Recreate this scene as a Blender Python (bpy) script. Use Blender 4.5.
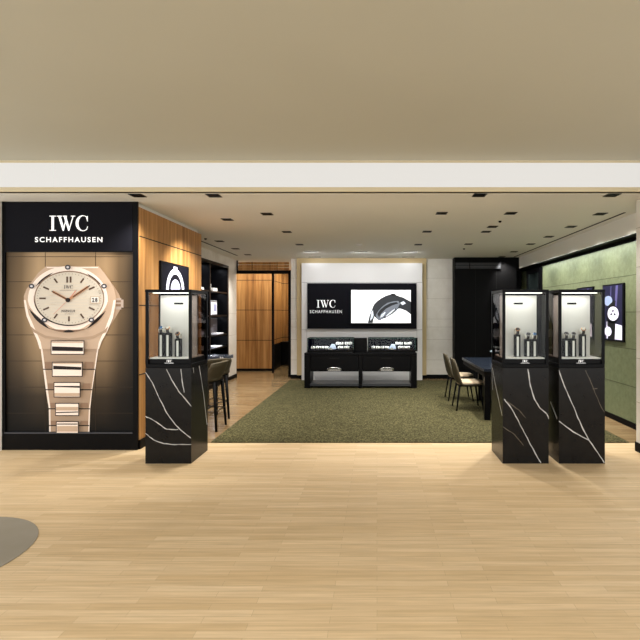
import bpy, math, random
from mathutils import Vector, Matrix
for o in list(bpy.data.objects): bpy.data.objects.remove(o)
S = bpy.context.scene; COL = S.collection
random.seed(7)

# ------------------------------------------------------------------ camera, world, exposure
F = 475.0; VX, VY, EYE = 377.0, 312.0, 1.5
cd = bpy.data.cameras.new('camera'); cam = bpy.data.objects.new('camera', cd); COL.objects.link(cam)
cam.location = (0, 0, EYE); cam.rotation_euler = (math.pi/2, 0, 0)
cd.sensor_width = 36; cd.lens = F/640*36
cd.shift_x = -(VX-320)/640; cd.shift_y = -(320-VY)/640
cd.clip_start = .05; cd.clip_end = 100
S.camera = cam
S.view_settings.view_transform = 'Standard'; S.view_settings.look = 'None'
S.view_settings.gamma = 1; S.view_settings.use_curve_mapping = False
S.view_settings.exposure = 0.0
W = bpy.data.worlds.new('world'); S.world = W; W.use_nodes = True
W.node_tree.nodes['Background'].inputs[0].default_value = (.97, .985, 1.0, 1)
W.node_tree.nodes['Background'].inputs[1].default_value = 1.75

def area(name, loc, rot, sx, sy, power, col=(1, .94, .84), spread=math.pi, parent=None):
    l = bpy.data.lights.new(name, 'AREA'); l.shape = 'RECTANGLE'; l.size = sx; l.size_y = sy
    l.energy = power; l.color = col; l.spread = spread
    o = bpy.data.objects.new(name, l); COL.objects.link(o); o.location = loc; o.rotation_euler = rot
    if parent: o.parent = parent
    return o
def spot(name, loc, power, size=95, blend=.7, col=(1, .955, .89), target=None, radius=.04):
    l = bpy.data.lights.new(name, 'SPOT'); l.energy = power; l.color = col
    l.spot_size = math.radians(size); l.spot_blend = blend; l.shadow_soft_size = radius
    o = bpy.data.objects.new(name, l); COL.objects.link(o); o.location = loc
    if target:
        o.rotation_euler = (Vector(target)-Vector(loc)).to_track_quat('-Z', 'Y').to_euler()
    return o

# unseen fill added to even the concourse light (behind and above the camera position)
area('concourse_fill', (-.5, .6, 2.96), (0, 0, 0), 6.5, 1.2, 90, (1, .97, .93))
LAMP = 2.2

# ------------------------------------------------------------------ colour and materials
def lin(c):
    c = c/255
    return c/12.92 if c <= .04045 else ((c+.055)/1.055)**2.4
def rgb(c): return (lin(c[0]), lin(c[1]), lin(c[2]), 1)
MATS = {}
def mat(name, c, rough=.5, metal=0, emit=0, spec=None, coat=0, emit_col=None):
    if name in MATS: return MATS[name]
    m = bpy.data.materials.new(name); m.use_nodes = True
    b = m.node_tree.nodes['Principled BSDF']
    b.inputs['Base Color'].default_value = rgb(c)
    b.inputs['Roughness'].default_value = rough; b.inputs['Metallic'].default_value = metal
    if spec is not None: b.inputs['Specular IOR Level'].default_value = spec
    if coat: b.inputs['Coat Weight'].default_value = coat; b.inputs['Coat Roughness'].default_value = .1
    if emit:
        b.inputs['Emission Color'].default_value = rgb(emit_col or c); b.inputs['Emission Strength'].default_value = emit
    MATS[name] = m; return m
def N(m, t, **kw):
    n = m.node_tree.nodes.new(t)
    for k, v in kw.items(): setattr(n, k, v)
    return n
def L(m, a, b): m.node_tree.links.new(a, b)
def coords(m, scale=(1, 1, 1), rot=(0, 0, 0), loc=(0, 0, 0)):
    tc = N(m, 'ShaderNodeTexCoord'); mp = N(m, 'ShaderNodeMapping')
    mp.inputs['Scale'].default_value = scale; mp.inputs['Rotation'].default_value = rot; mp.inputs['Location'].default_value = loc
    L(m, tc.outputs['Object'], mp.inputs['Vector']); return mp.outputs['Vector']
def ramp(m, fac, stops, interp='LINEAR'):
    r = N(m, 'ShaderNodeValToRGB'); r.color_ramp.interpolation = interp
    e = r.color_ramp.elements
    while len(e) < len(stops): e.new(.5)
    for i, (p, c) in enumerate(stops):
        e[i].position = p; e[i].color = rgb(c)
    L(m, fac, r.inputs[0]); return r.outputs[0]
def noise(m, vec, scale, detail=3, rough=.5):
    n = N(m, 'ShaderNodeTexNoise'); n.inputs['Scale'].default_value = scale
    n.inputs['Detail'].default_value = detail; n.inputs['Roughness'].default_value = rough
    L(m, vec, n.inputs['Vector']); return n.outputs['Fac']
def mix(m, a, b, f, mode='MIX'):
    x = N(m, 'ShaderNodeMix', data_type='RGBA', blend_type=mode)
    for s, v in ((x.inputs[0], f), (x.inputs[6], a), (x.inputs[7], b)):
        if hasattr(v, 'is_output') or isinstance(v, bpy.types.NodeSocket): L(m, v, s)
        else: s.default_value = v
    return x.outputs[2]
def base(m, c): L(m, c, m.node_tree.nodes['Principled BSDF'].inputs['Base Color'])
def bump(m, h, strength=.2, dist=.01):
    b = N(m, 'ShaderNodeBump'); b.inputs['Strength'].default_value = strength; b.inputs['Distance'].default_value = dist
    L(m, h, b.inputs['Height']); L(m, b.outputs[0], m.node_tree.nodes['Principled BSDF'].inputs['Normal'])

def wood_floor(name, c1, c2, c3, rough=.45):
    m = mat(name, c1, rough, spec=.3)
    v = coords(m)
    br = N(m, 'ShaderNodeTexBrick'); br.offset = .37; br.offset_frequency = 2; br.squash = 1
    L(m, v, br.inputs['Vector'])
    br.inputs['Color1'].default_value = rgb(c1); br.inputs['Color2'].default_value = rgb(c2)
    br.inputs['Mortar'].default_value = rgb([x*.82 for x in c2]); br.inputs['Scale'].default_value = 1
    br.inputs['Mortar Size'].default_value = .0008; br.inputs['Bias'].default_value = 0
    br.inputs['Brick Width'].default_value = .62; br.inputs['Row Height'].default_value = .052
    br.inputs['Mortar Smooth'].default_value = .3
    g = noise(m, coords(m, (1.6, 38, 1)), 1.5, 5, .6)
    gr = ramp(m, g, [(.3, (198, 196, 192)), (.7, (255, 255, 255))])
    g2 = noise(m, coords(m, (.45, 9, 1)), 1.3, 3)
    c = mix(m, br.outputs[0], gr, .6, 'MULTIPLY')
    c = mix(m, c, rgb(c3), ramp(m, g2, [(.4, (0, 0, 0)), (.75, (150, 150, 150))]))
    base(m, c); return m
M_floor = wood_floor('pale oak strip floor', (228, 202, 163), (212, 184, 142), (196, 165, 120))
M_floor_in = wood_floor('brown oak shop floor', (146, 124, 92), (128, 104, 73), (108, 84, 55), .24)

def wood_panel(name, dark, light, mid):
    m = mat(name, mid, .42, spec=.35)
    g = noise(m, coords(m, (7, 7, .35)), 1.6, 5, .62)
    c = ramp(m, g, [(.3, dark), (.5, mid), (.72, light)])
    f = noise(m, coords(m, (90, 90, 1.5)), 1.5, 3)
    c = mix(m, c, ramp(m, f, [(.3, (190, 190, 190)), (.7, (255, 255, 255))]), .6, 'MULTIPLY')
    base(m, c); return m
M_wood = wood_panel('walnut veneer', (136, 90, 46), (218, 168, 106), (186, 134, 76))
M_stone = mat('cream limestone', (205, 198, 182), .5)
_v = coords(M_stone, (1, 1, 1))
_n = noise(M_stone, _v, 3.5, 6, .6)
_c = ramp(M_stone, _n, [(.3, (224, 219, 208)), (.7, (240, 236, 228))]); base(M_stone, _c)
M_wall_tan = mat('tan wall surround', (204, 182, 138), .7)  # tan tone for the strip around the white panelling
_c = ramp(M_wall_tan, noise(M_wall_tan, coords(M_wall_tan), 2, 2), [(.3, (200, 178, 134)), (.7, (208, 187, 143))]); base(M_wall_tan, _c)
M_ceil_out = mat('concourse ceiling paint', (184, 169, 138), .8)
_c = ramp(M_ceil_out, noise(M_ceil_out, coords(M_ceil_out), .8, 2), [(.3, (183, 180, 163)), (.7, (187, 184, 167))]); base(M_ceil_out, _c)
M_ceil_in = mat('shop ceiling paint', (196, 188, 170), .8)
_c = ramp(M_ceil_in, noise(M_ceil_in, coords(M_ceil_in), .8, 2), [(.3, (232, 231, 222)), (.7, (235, 234, 225))]); base(M_ceil_in, _c)
M_green = mat('olive plaster panel', (134, 144, 100), .6)
_n = noise(M_green, coords(M_green, (1, 1, 1)), 14, 6, .7)
_c = ramp(M_green, _n, [(.3, (98, 108, 76)), (.7, (122, 130, 98))]); base(M_green, _c); bump(M_green, _n, .25, .01)
M_rug = mat('olive woven rug', (98, 100, 58), .95, spec=.1)
_n = noise(M_rug, coords(M_rug), 55, 5, .8)
_n2 = noise(M_rug, coords(M_rug), 6, 3, .7)
_c = ramp(M_rug, _n, [(.38, (32, 31, 17)), (.5, (70, 67, 41)), (.62, (118, 112, 80))])
_c = mix(M_rug, _c, ramp(M_rug, _n2, [(.3, (205, 205, 205)), (.7, (255, 255, 255))]), .6, 'MULTIPLY'); base(M_rug, _c); bump(M_rug, _n, .6, .01)
M_marble = mat('black marble', (34, 33, 31), .25, spec=.2)
_n = noise(M_marble, coords(M_marble), 9, 6, .7)
base(M_marble, ramp(M_marble, _n, [(.35, (17, 16, 16)), (.75, (26, 25, 24))]))
M_vein = mat('white marble vein', (205, 205, 205), .3)
M_veinf = mat('faint marble vein', (92, 84, 70), .3)
M_black = mat('satin black lacquer', (6, 6, 8), .35, spec=.12)
M_blackm = mat('matt black', (8, 8, 9), .6, spec=.1)
M_blackcol = mat('black board', (17, 17, 23), .65, spec=.08)
M_white = mat('white lacquer panel', (226, 224, 222), .5)
M_letters = mat('white lettering', (245, 245, 245), .5, emit=.55)
M_chrome = mat('brushed steel', (190, 190, 190), .25, metal=1)
M_cream = mat('cream display board', (234, 233, 230), .6)
M_led = mat('led strip', (255, 250, 240), .5, emit=2.5)
M_shelfled = mat('cool shelf led', (225, 228, 255), .5, emit=1.0)
M_cove = mat('glowing cove fascia', (120, 118, 114), .6, emit=.72, emit_col=(240, 238, 234))  # fascia glow painted in for the light of cove lamps
M_covetrim = mat('cream cove trim', (216, 202, 168), .6, emit=0)
M_navy = mat('navy velvet', (7, 8, 18), .95, spec=0)
M_cushion = mat('white leather cushion', (232, 230, 224), .6)
M_seat = mat('beige seat fabric', (176, 158, 132), .85)
M_shell = mat('olive brown upholstery', (58, 50, 30), .7)
M_steelw = mat('watch steel', (205, 205, 210), .25, metal=.9)
M_goldw = mat('watch rose gold', (214, 160, 120), .25, metal=.9)
M_dialb = mat('blue dial', (60, 110, 160), .4)
M_dialw = mat('pale dial', (225, 222, 214), .4)
M_dialk = mat('dark dial', (40, 36, 40), .4)
M_strap = mat('dark strap', (42, 36, 34), .6)
M_grey = mat('grey floor disc', (150, 137, 122), .7)
_c = ramp(M_grey, noise(M_grey, coords(M_grey), 5, 3), [(.3, (136, 128, 112)), (.7, (142, 134, 120))]); base(M_grey, _c)
def glass_mat(name, tint=(1, 1, 1, 1), refl=.06):
    m = bpy.data.materials.new(name); m.use_nodes = True; nt = m.node_tree; nt.nodes.clear()
    out = nt.nodes.new('ShaderNodeOutputMaterial'); t = nt.nodes.new('ShaderNodeBsdfTransparent'); g = nt.nodes.new('ShaderNodeBsdfGlossy')
    t.inputs[0].default_value = tint; g.inputs['Roughness'].default_value = .02
    lw = nt.nodes.new('ShaderNodeLayerWeight'); lw.inputs[0].default_value = .5; pw = nt.nodes.new('ShaderNodeMath'); pw.operation = 'POWER'; pw.inputs[1].default_value = 5; nt.links.new(lw.outputs['Facing'], pw.inputs[0]); f = nt.nodes.new('ShaderNodeMath'); f.operation = 'MULTIPLY_ADD'; f.inputs[1].default_value = .25; f.inputs[2].default_value = .012; nt.links.new(pw.outputs[0], f.inputs[0])
    x = nt.nodes.new('ShaderNodeMixShader')
    nt.links.new(f.outputs[0], x.inputs[0]); nt.links.new(t.outputs[0], x.inputs[1]); nt.links.new(g.outputs[0], x.inputs[2])
    nt.links.new(x.outputs[0], out.inputs[0]); return m
M_glass = glass_mat('clear glass', (.95, .97, .96, 1))
M_glass_side = glass_mat('tinted side glass', (.62, .58, .56, 1))

# ------------------------------------------------------------------ mesh helpers
class MB:
    def __init__(s, org=(0, 0, 0)): s.v = []; s.f = []; s.m = []; s.sm = []; s.org = Vector(org)
    def add(s, vs, fs, mi=0, smooth=False):
        b = len(s.v); s.v += [tuple(Vector(p)-s.org) for p in vs]
        for f in fs: s.f.append([b+i for i in f]); s.m.append(mi); s.sm.append(smooth)
        return s
    def box(s, x0, x1, y0, y1, z0, z1, mi=0):
        x0, x1 = sorted((x0, x1)); y0, y1 = sorted((y0, y1)); z0, z1 = sorted((z0, z1))
        return s.add([(x0,y0,z0),(x1,y0,z0),(x1,y1,z0),(x0,y1,z0),(x0,y0,z1),(x1,y0,z1),(x1,y1,z1),(x0,y1,z1)],
              [(0,3,2,1),(4,5,6,7),(0,1,5,4),(1,2,6,5),(2,3,7,6),(3,0,4,7)], mi)
    def prism_xz(s, pts, y0, y1, mi=0):       # polygon in the XZ plane extruded along Y
        n = len(pts)
        a = sum(pts[i][0]*pts[(i+1) % n][1]-pts[(i+1) % n][0]*pts[i][1] for i in range(n))
        if a < 0: pts = pts[::-1]
        vs = [(p[0], y0, p[1]) for p in pts]+[(p[0], y1, p[1]) for p in pts]
        fs = [tuple(range(n)), tuple(range(2*n-1, n-1, -1))]+[(i, i+n, (i+1) % n+n, (i+1) % n) for i in range(n)]
        return s.add(vs, fs, mi)
    def strip(s, pts, w, fn, mi=0, taper=True):  # ribbon along 2D points mapped by fn(u, v) -> xyz; w: half width
        n = len(pts); vs = []
        for i, p in enumerate(pts):
            a = pts[max(0, i-1)]; b = pts[min(n-1, i+1)]
            dx, dy = b[0]-a[0], b[1]-a[1]; l = math.hypot(dx, dy) or 1
            k = w*(random.uniform(.6, 1.5) if taper else 1)
            vs += [fn(p[0]-dy/l*k, p[1]+dx/l*k), fn(p[0]+dy/l*k, p[1]-dx/l*k)]
        return s.add(vs, [(2*i, 2*i+1, 2*i+3, 2*i+2) for i in range(n-1)], mi)
    def tube(s, pts, r, n=10, mi=0):
        pts = [Vector(p) for p in pts]; rs = r if isinstance(r, (list, tuple)) else [r]*len(pts)
        vs = []; 
        for i, p in enumerate(pts):
            d = (pts[min(i+1, len(pts)-1)]-pts[max(i-1, 0)]).normalized()
            q = d.to_track_quat('Z', 'Y')
            for k in range(n):
                a = 2*math.pi*k/n; vs.append(p+q @ Vector((math.cos(a)*rs[i], math.sin(a)*rs[i], 0)))
        fs = [(i*n+k, i*n+(k+1) % n, (i+1)*n+(k+1) % n, (i+1)*n+k) for i in range(len(pts)-1) for k in range(n)]
        fs += [tuple(range(n-1, -1, -1)), tuple((len(pts)-1)*n+k for k in range(n))]
        return s.add(vs, fs, mi, True)
    def grid(s, fn, nu, nv, mi=0):
        vs = [fn(i/nu, j/nv) for j in range(nv+1) for i in range(nu+1)]
        return s.add(vs, [(j*(nu+1)+i, j*(nu+1)+i+1, (j+1)*(nu+1)+i+1, (j+1)*(nu+1)+i) for j in range(nv) for i in range(nu)], mi, True)
    def build(s, name, mats, parent=None, bevel=0, solid=0, sub=0, seg=2):
        me = bpy.data.meshes.new(name); me.from_pydata(s.v, [], s.f)
        if not isinstance(mats, (list, tuple)): mats = [mats]
        for m in mats: me.materials.append(m)
        for p, mi, sm in zip(me.polygons, s.m, s.sm): p.material_index = mi; p.use_smooth = sm
        me.update()
        o = bpy.data.objects.new(name, me); COL.objects.link(o)
        if parent is None: o.location = s.org
        if parent is not None: o.parent = parent
        if solid: mo = o.modifiers.new('solid', 'SOLIDIFY'); mo.thickness = solid; mo.offset = 0
        if sub: mo = o.modifiers.new('sub', 'SUBSURF'); mo.levels = sub; mo.render_levels = sub
        if bevel:
            mo = o.modifiers.new('bevel', 'BEVEL'); mo.width = bevel; mo.segments = seg; mo.limit_method = 'ANGLE'
        return o
def tag(o, label=None, cat=None, group=None, kind=None):
    if label: o['label'] = label
    if cat: o['category'] = cat
    if group: o['group'] = group
    if kind: o['kind'] = kind
    return o
def thing(name, loc, label, cat, group=None, rz=0):
    o = bpy.data.objects.new(name, None); COL.objects.link(o); o.location = loc; o.rotation_euler = (0, 0, rz)
    o.empty_display_size = .1
    return tag(o, label, cat, group)
def copy_tree(o, parent=None):
    c = o.copy(); COL.objects.link(c); c.parent = parent
    for ch in list(KIDS(o)): copy_tree(ch, c)
    return c
def KIDS(o): return [x for x in COL.objects if x.parent == o]
def structure(o): o['kind'] = 'structure'; return o
# a sight line of the survey: column x / row y of the survey grid at depth Y, in metres
def gx(x, Y): return (x-VX)*Y/F
def gz(y, Y): return EYE-(y-VY)*Y/F
def text_mb(mb, s, cx, zc, y, width, height, depth=.004, mi=0, bold=.012):
    cu = bpy.data.curves.new('t', 'FONT'); cu.body = s; cu.align_x = 'LEFT'; cu.offset = bold; cu.space_character = 1.28; cu.resolution_u = 3
    o = bpy.data.objects.new('t', cu); COL.objects.link(o)
    bpy.context.view_layer.update()
    me = bpy.data.meshes.new_from_object(o.evaluated_get(bpy.context.evaluated_depsgraph_get()))
    xs = [v.co.x for v in me.vertices]; ys = [v.co.y for v in me.vertices]
    x0, x1, y0, y1 = min(xs), max(xs), min(ys), max(ys)
    kx = width/(x1-x0); ky = height/(y1-y0)
    for p in me.polygons:
        pts = [(cx+(me.vertices[i].co.x-(x0+x1)/2)*kx, zc+(me.vertices[i].co.y-(y0+y1)/2)*ky) for i in p.vertices]
        mb.add([(a, y-depth, b) for a, b in pts], [tuple(range(len(pts)))], mi)
    bpy.data.objects.remove(o); bpy.data.curves.remove(cu); bpy.data.meshes.remove(me)
def serif_logo(mb, cx, zc, y, width, height, depth=.004, mi=0):
    total = 2.62
    kx = width/total; T = lambda pts: [(cx+(a-total/2)*kx, zc+(b-.5)*height) for a, b in pts]
    P = lambda pts: mb.prism_xz(T(pts), y-depth, y, mi)
    P([(.0, 0), (.44, 0), (.44, .05), (.0, .05)]); P([(.0, .95), (.44, .95), (.44, 1), (.0, 1)]); P([(.14, .04), (.30, .04), (.30, .96), (.14, .96)])
    o = .5
    for a, b in ((0, .36), (.42, .68), (.96, 1.24)): P([(o+a, .95), (o+b, .95), (o+b, 1), (o+a, 1)])
    P([(o+.09, .97), (o+.26, .97), (o+.51, .12), (o+.44, 0), (o+.40, 0)])
    P([(o+.40, 0), (o+.46, 0), (o+.66, .76), (o+.62, .84)])
    P([(o+.46, .97), (o+.63, .97), (o+.88, .12), (o+.82, 0), (o+.78, 0)])
    P([(o+.78, 0), (o+.84, 0), (o+1.14, .97), (o+1.08, .97)])
    cxx, rx, ry = 2.26, .48, .53
    a0, a1 = math.radians(48), math.radians(312); n = 26
    for i in range(n):
        q = []
        for t in (i/n, (i+1)/n):
            a = a0+(a1-a0)*t
            q.append(((cxx+rx*math.cos(a), .5+ry*math.sin(a)), (cxx+.045+(rx-.145)*math.cos(a), .5+(ry-.05)*math.sin(a))))
        P([q[0][0], q[1][0], q[1][1], q[0][1]])
    P([(2.56, .62), (2.60, .62), (2.60, .98), (2.56, .98), (2.50, .86)]); P([(2.52, .13), (2.55, .11), (2.62, .30), (2.58, .30)])
def grooves(mb, lines, mi): 
    for l in lines: mb.box(*l, mi)

# ================================================================== THE SETTING
FR = 5.16                    # depth of the shop front line
CEIL = 2.70
mb = MB(); mb.box(-5.6, 5.6, -1.2, 5.44, -.1, 0); structure(mb.build('floor', M_floor))
mb = MB(); mb.box(-4.1, 3.6, 5.44, 14.2, -.1, 0); structure(mb.build('floor', M_floor_in))
mb = MB(); mb.box(-5.6, 5.6, -1.2, 4.735, 3.01, 3.1); structure(mb.build('ceiling', M_ceil_out))
mb = MB(); mb.box(-5.6, 5.6, 4.75, 14.2, CEIL, CEIL+.05); structure(mb.build('ceiling', M_ceil_in))
# stone piers beside the opening
mb = MB(); mb.box(-5.6, -4.075, 5.12, 5.5, 0, CEIL); structure(mb.build('wall_left', M_stone))
mb = MB(); mb.box(2.80, 5.6, 4.3, 5.13, .10, CEIL)
for z in (.53, 1.0, 1.5, 1.98, 2.4): mb.box(2.797, 5.6, 4.297, 5.131, z, z+.004, 1)
structure(mb.build('wall_right', [M_stone, mat('stone joint', (170, 162, 146), .8)]))
mb = MB(); mb.box(2.79, 5.6, 4.29, 5.14, 0, .10); structure(mb.build('baseboard_right', M_blackm))
# cove fascia along the shop front; its emission stands in for hidden cove lights
cv = thing('cove_fascia', (0, 4.75, CEIL), 'long cream cove fascia, its glow standing in for cove lights, above the shop front', 'light')
mb = MB(cv.location); mb.box(-5.6, -3.232, 4.745, 4.775, 2.745, 2.99); mb.box(-3.228, 5.6, 4.745, 4.775, 2.745, 2.99); mb.build('fascia_board', M_cove, cv)
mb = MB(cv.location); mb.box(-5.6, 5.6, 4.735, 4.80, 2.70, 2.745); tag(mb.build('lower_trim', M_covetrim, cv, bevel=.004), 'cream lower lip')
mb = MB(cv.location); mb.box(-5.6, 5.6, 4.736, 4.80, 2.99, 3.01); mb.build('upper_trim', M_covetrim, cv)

# left block: walnut return beside the lightbox
mb = MB(); mb.box(-4.0, -2.60, 5.19, 7.03, .10, 2.648)
J = mat('panel joint shadow gap', (18, 14, 10), .8)
for z in (.813, 1.573, 2.331): mb.box(-2.62, -2.5985, 5.192, 7.032, z-.006, z+.006, 1)
structure(mb.build('wall_left', [M_wood, J]))
mb = MB(); mb.box(-4.0, -2.585, 5.19, 7.04, 0, .10); structure(mb.build('baseboard_left', M_blackm))
mb = MB(); mb.box(-4.0, -2.64, 5.21, 7.0, 2.648, 2.699); structure(mb.build('trim_1', M_ceil_in))
# left wall beyond (stone), with opening for the shelf cabinet
LX = -3.24
MJ = mat('stone joint', (170, 162, 146), .8)
mb = MB(); mb.box(LX-.75, LX, 7.05, 10.95, 2.505, CEIL); mb.box(LX-.75, LX, 10.32, 10.95, .08, 2.505); mb.box(LX-.75, LX-.42, 7.05, 10.32, .08, 2.505)
for z in (.98, 1.46): mb.box(LX-.1, LX+.001, 10.32, 10.951, z, z+.004, 1)
structure(mb.build('wall_left', [M_stone, MJ]))
mb = MB(); mb.box(LX-.5, LX+.012, 7.05, 10.96, 0, .08); structure(mb.build('baseboard_left', M_blackm))
# corridor behind the left doorway
mb = MB(); mb.box(-4.05, -2.68, 12.1, 13.5, .06, CEIL)
for z in (.78, 1.55, 2.31): mb.box(-4.05, -2.679, 12.098, 13.5, z-.007, z+.007, 1)
structure(mb.build('wall_back', [M_wood, J]))
mb = MB(); mb.box(-2.70, -2.67, 12.30, 13.18, .06, .66); mb.box(-4.05, -2.665, 12.085, 13.18, 0, .06); structure(mb.build('baseboard_back', M_blackm))
mb = MB(); mb.box(-4.1, -1.2, 13.55, 13.7, 0, CEIL)
for z in (.78, 1.55, 2.31): mb.box(-4.0, -1.2, 13.546, 13.6, z-.007, z+.007, 1)
structure(mb.build('wall_back', [M_wood, J]))
mb = MB(); mb.box(-4.1, -4.0, 10.95, 13.6, 0, CEIL); structure(mb.build('wall_left', M_stone))
mb = MB(); mb.box(-1.55, -1.2, 10.95, 13.6, 0, CEIL); structure(mb.build('wall_right', M_stone))
c = thing('low_cabinet', (-2.2, 13.3, 0), 'low black cabinet at the end of the walnut corridor', 'cabinet')
mb = MB(c.location); mb.box(-2.68, -1.6, 13.2, 13.54, .02, .64); mb.build('body', M_black, c, bevel=.005)
mb = MB(c.location); mb.box(-2.70, -1.58, 13.18, 13.54, .64, .67); mb.build('worktop', M_black, c, bevel=.004)
# back wall
BY = 10.70
def wallseams(x0, x1, y):
    return [(x0, x1, y-.002, y+.01, z, z+.004) for z in (.42, .88, 1.16, 1.34, 1.80, 2.26)]
mb = MB(); mb.box(gx(291, BY), 1.70, BY, BY+.25, .09, CEIL)
grooves(mb, wallseams(gx(291, BY), gx(297, BY), BY)+wallseams(gx(426, BY), 1.70, BY), 1)
structure(mb.build('wall_back', [M_stone, MJ]))
mb = MB(); mb.box(gx(291, BY)-.005, 1.70, BY-.015, BY+.2, 0, .09); structure(mb.build('baseboard_back', M_blackm))
mb = MB(); mb.box(gx(297, 10.62), gx(426.3, 10.62), 10.60, BY-.001, .09, CEIL); structure(mb.build('trim_2', M_wall_tan))
# feature wall panelling
FY = 10.40
x0, x1 = gx(301.6, FY), gx(422.3, FY); zt = gz(263.1, FY)
fp = thing('feature_panel', ((x0+x1)/2, FY, 0), 'tall white lacquered wall panelling behind the black console', 'wall panel')
mb = MB(fp.location); mb.box(x0, x1, FY, 10.59, 0, zt)
za, zb = gz(282.4, FY), gz(329.8, FY); xa, xb = gx(306.8, FY), gx(416.9, FY)
SJ = mat('panel seam grey', (150, 148, 146), .7)
grooves(mb, [(x0, x1, FY-.001, FY+.01, za-.004, za+.004), (x0, x1, FY-.001, FY+.01, zb-.004, zb+.004),
             (xa-.003, xa+.003, FY-.001, FY+.01, 0, za), (xb-.003, xb+.003, FY-.001, FY+.01, 0, za)], 1)
mb.build('board', [M_white, SJ], fp)
# black wall at the right end
mb = MB(); mb.box(1.70, 3.06, 10.42, 10.95, 0, CEIL-.001)
for x in (2.16, 2.62): mb.box(x-.003, x+.003, 10.418, 10.5, 0, 2.45, 1)
structure(mb.build('wall_back', [M_blackm, mat('black joint', (5, 5, 5), .9)]))
vg = thing('air_grille', (2.2, 10.41, 2.5), 'grey slatted air grille high on the black wall', 'grille')
mb = MB(vg.location); mb.box(1.70, 2.72, 10.395, 10.419, 2.44, 2.60); mb.build('frame', M_blackm, vg)
mb = MB(vg.location)
for i in range(4): mb.box(1.72, 2.02, 10.388, 10.396, 2.455+.034*i, 2.475+.034*i); mb.box(2.04, 2.70, 10.388, 10.396, 2.455+.034*i, 2.475+.034*i)
mb.build('slats', mat('grey slat', (66, 68, 72), .5), vg)
mb = MB(); mb.box(3.05, 3.60, 10.85, 10.95, 0, 2.461); mb.box(3.05, 3.60, 10.96, 11.05, 0, CEIL-.001); mb.box(3.05, 3.60, 10.5, 10.95, 2.476, CEIL-.001); mb.box(3.05, 3.13, 10.44, 10.5, 2.41, CEIL-.001); structure(mb.build('wall_back', M_blackm))
# right wall: olive panels, soffit
RX = 3.30
mb = MB(); mb.box(RX, RX+.2, 5.13, 10.95, .075, 2.408)
GJ = mat('olive joint', (74, 80, 56), .8)
for z in (.535, 1.02, 1.50, 1.978): mb.box(RX-.0015, RX+.05, 5.13, 9.46, z-.004, z+.004, 1)
structure(mb.build('wall_right', [M_green, GJ]))
mb = MB(); mb.box(RX-.012, RX+.2, 5.13, 10.95, 0, .075); structure(mb.build('baseboard_right', M_blackm))
mb = MB(); mb.box(3.12, 3.14, 5.13, 10.43, 2.459, CEIL-.001); structure(mb.build('trim_3', M_ceil_in))
mb = MB(); mb.box(3.14, 3.60, 5.13, 10.95, 2.462, 2.475); mb.box(RX+.05, RX+.2, 5.13, 10.95, 2.408, 2.462); structure(mb.build('trim_4', M_blackm))
d = thing('door_1', (RX, 9.9, 0), None, None); structure(d)
mb = MB(d.location); mb.box(RX-.04, RX-.001, 9.46, 9.60, .076, 2.40); mb.box(RX-.04, RX-.001, 10.28, 10.38, .076, 2.40); mb.box(RX-.04, RX-.001, 9.60, 10.28, 2.31, 2.40); mb.build('door_frame', M_black, d, bevel=.003)
mb = MB(d.location); mb.box(RX-.025, RX-.003, 9.60, 10.28, .076, 2.31); mb.build('door_leaf', mat('dark grey glass', (26, 32, 32), .15), d)

# rug
mb = MB((.49, 7.93, 0)); mb.box(-1.905, 2.885, 5.44, 10.38, .001, .012)
tag(mb.build('rug', M_rug, bevel=.004), 'large olive green rug covering the middle of the shop floor', 'rug')
# grey disc on the floor
mb = MB((-2.76, 2.91, 0))
mb.add([(-2.76+.56*math.cos(a), 2.91+.56*math.sin(a), z) for z in (.001, .004) for a in [2*math.pi*k/64 for k in range(64)]],
       [tuple(range(64, 128))]+[(k, (k+1) % 64, 64+(k+1) % 64, 64+k) for k in range(64)])
tag(mb.build('floor_disc', M_grey), 'flat grey round disc on the pale floor at the far left', 'floor disc')

# left doorway black frame with glass
dr = thing('door_2', (gx(264, 10.95), 10.97, 0), None, None); structure(dr)
xl, xr = gx(236, 10.97), gx(291, 10.97)
mb = MB(dr.location); mb.box(xl, xr-.005, 10.955, 11.0, gz(273.8, 10.97), gz(270.4, 10.97)); mb.build('header', M_black, dr)
mb = MB(dr.location); mb.box(xl, xl+.045, 10.955, 11.0, gz(273.8, 10.97), 2.69)
mb.build('jamb', M_black, dr)
mb = MB(dr.location); mb.box(gx(288.3, 10.97), xr-.003, 10.955, 11.0, 0, gz(270.4, 10.97)); mb.build('jamb', M_black, dr)
mb = MB(dr.location); mb.box(gx(271.8, 10.97), gx(274, 10.97), 10.96, 10.995, 0.09, gz(273.5, 10.97)); mb.build('mullion', M_black, dr)
mb = MB(dr.location); mb.box(gx(274, 10.97), gx(288.3, 10.97), 10.974, 10.98, 0.0, gz(273.8, 10.97)); mb.build('glass_pane', M_glass, dr)
mb = MB(dr.location)
for i in range(3): mb.box(xl+.05, xr-.05, 10.985, 11.005, 2.47+.065*i, 2.525+.065*i)
for x in (252, 277): mb.box(gx(x, 10.97)-.006, gx(x, 10.97)+.006, 10.98, 10.99, 2.46, 2.66, 1)
mb.build('transom_slats', [M_wood, M_blackm], dr)

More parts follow.
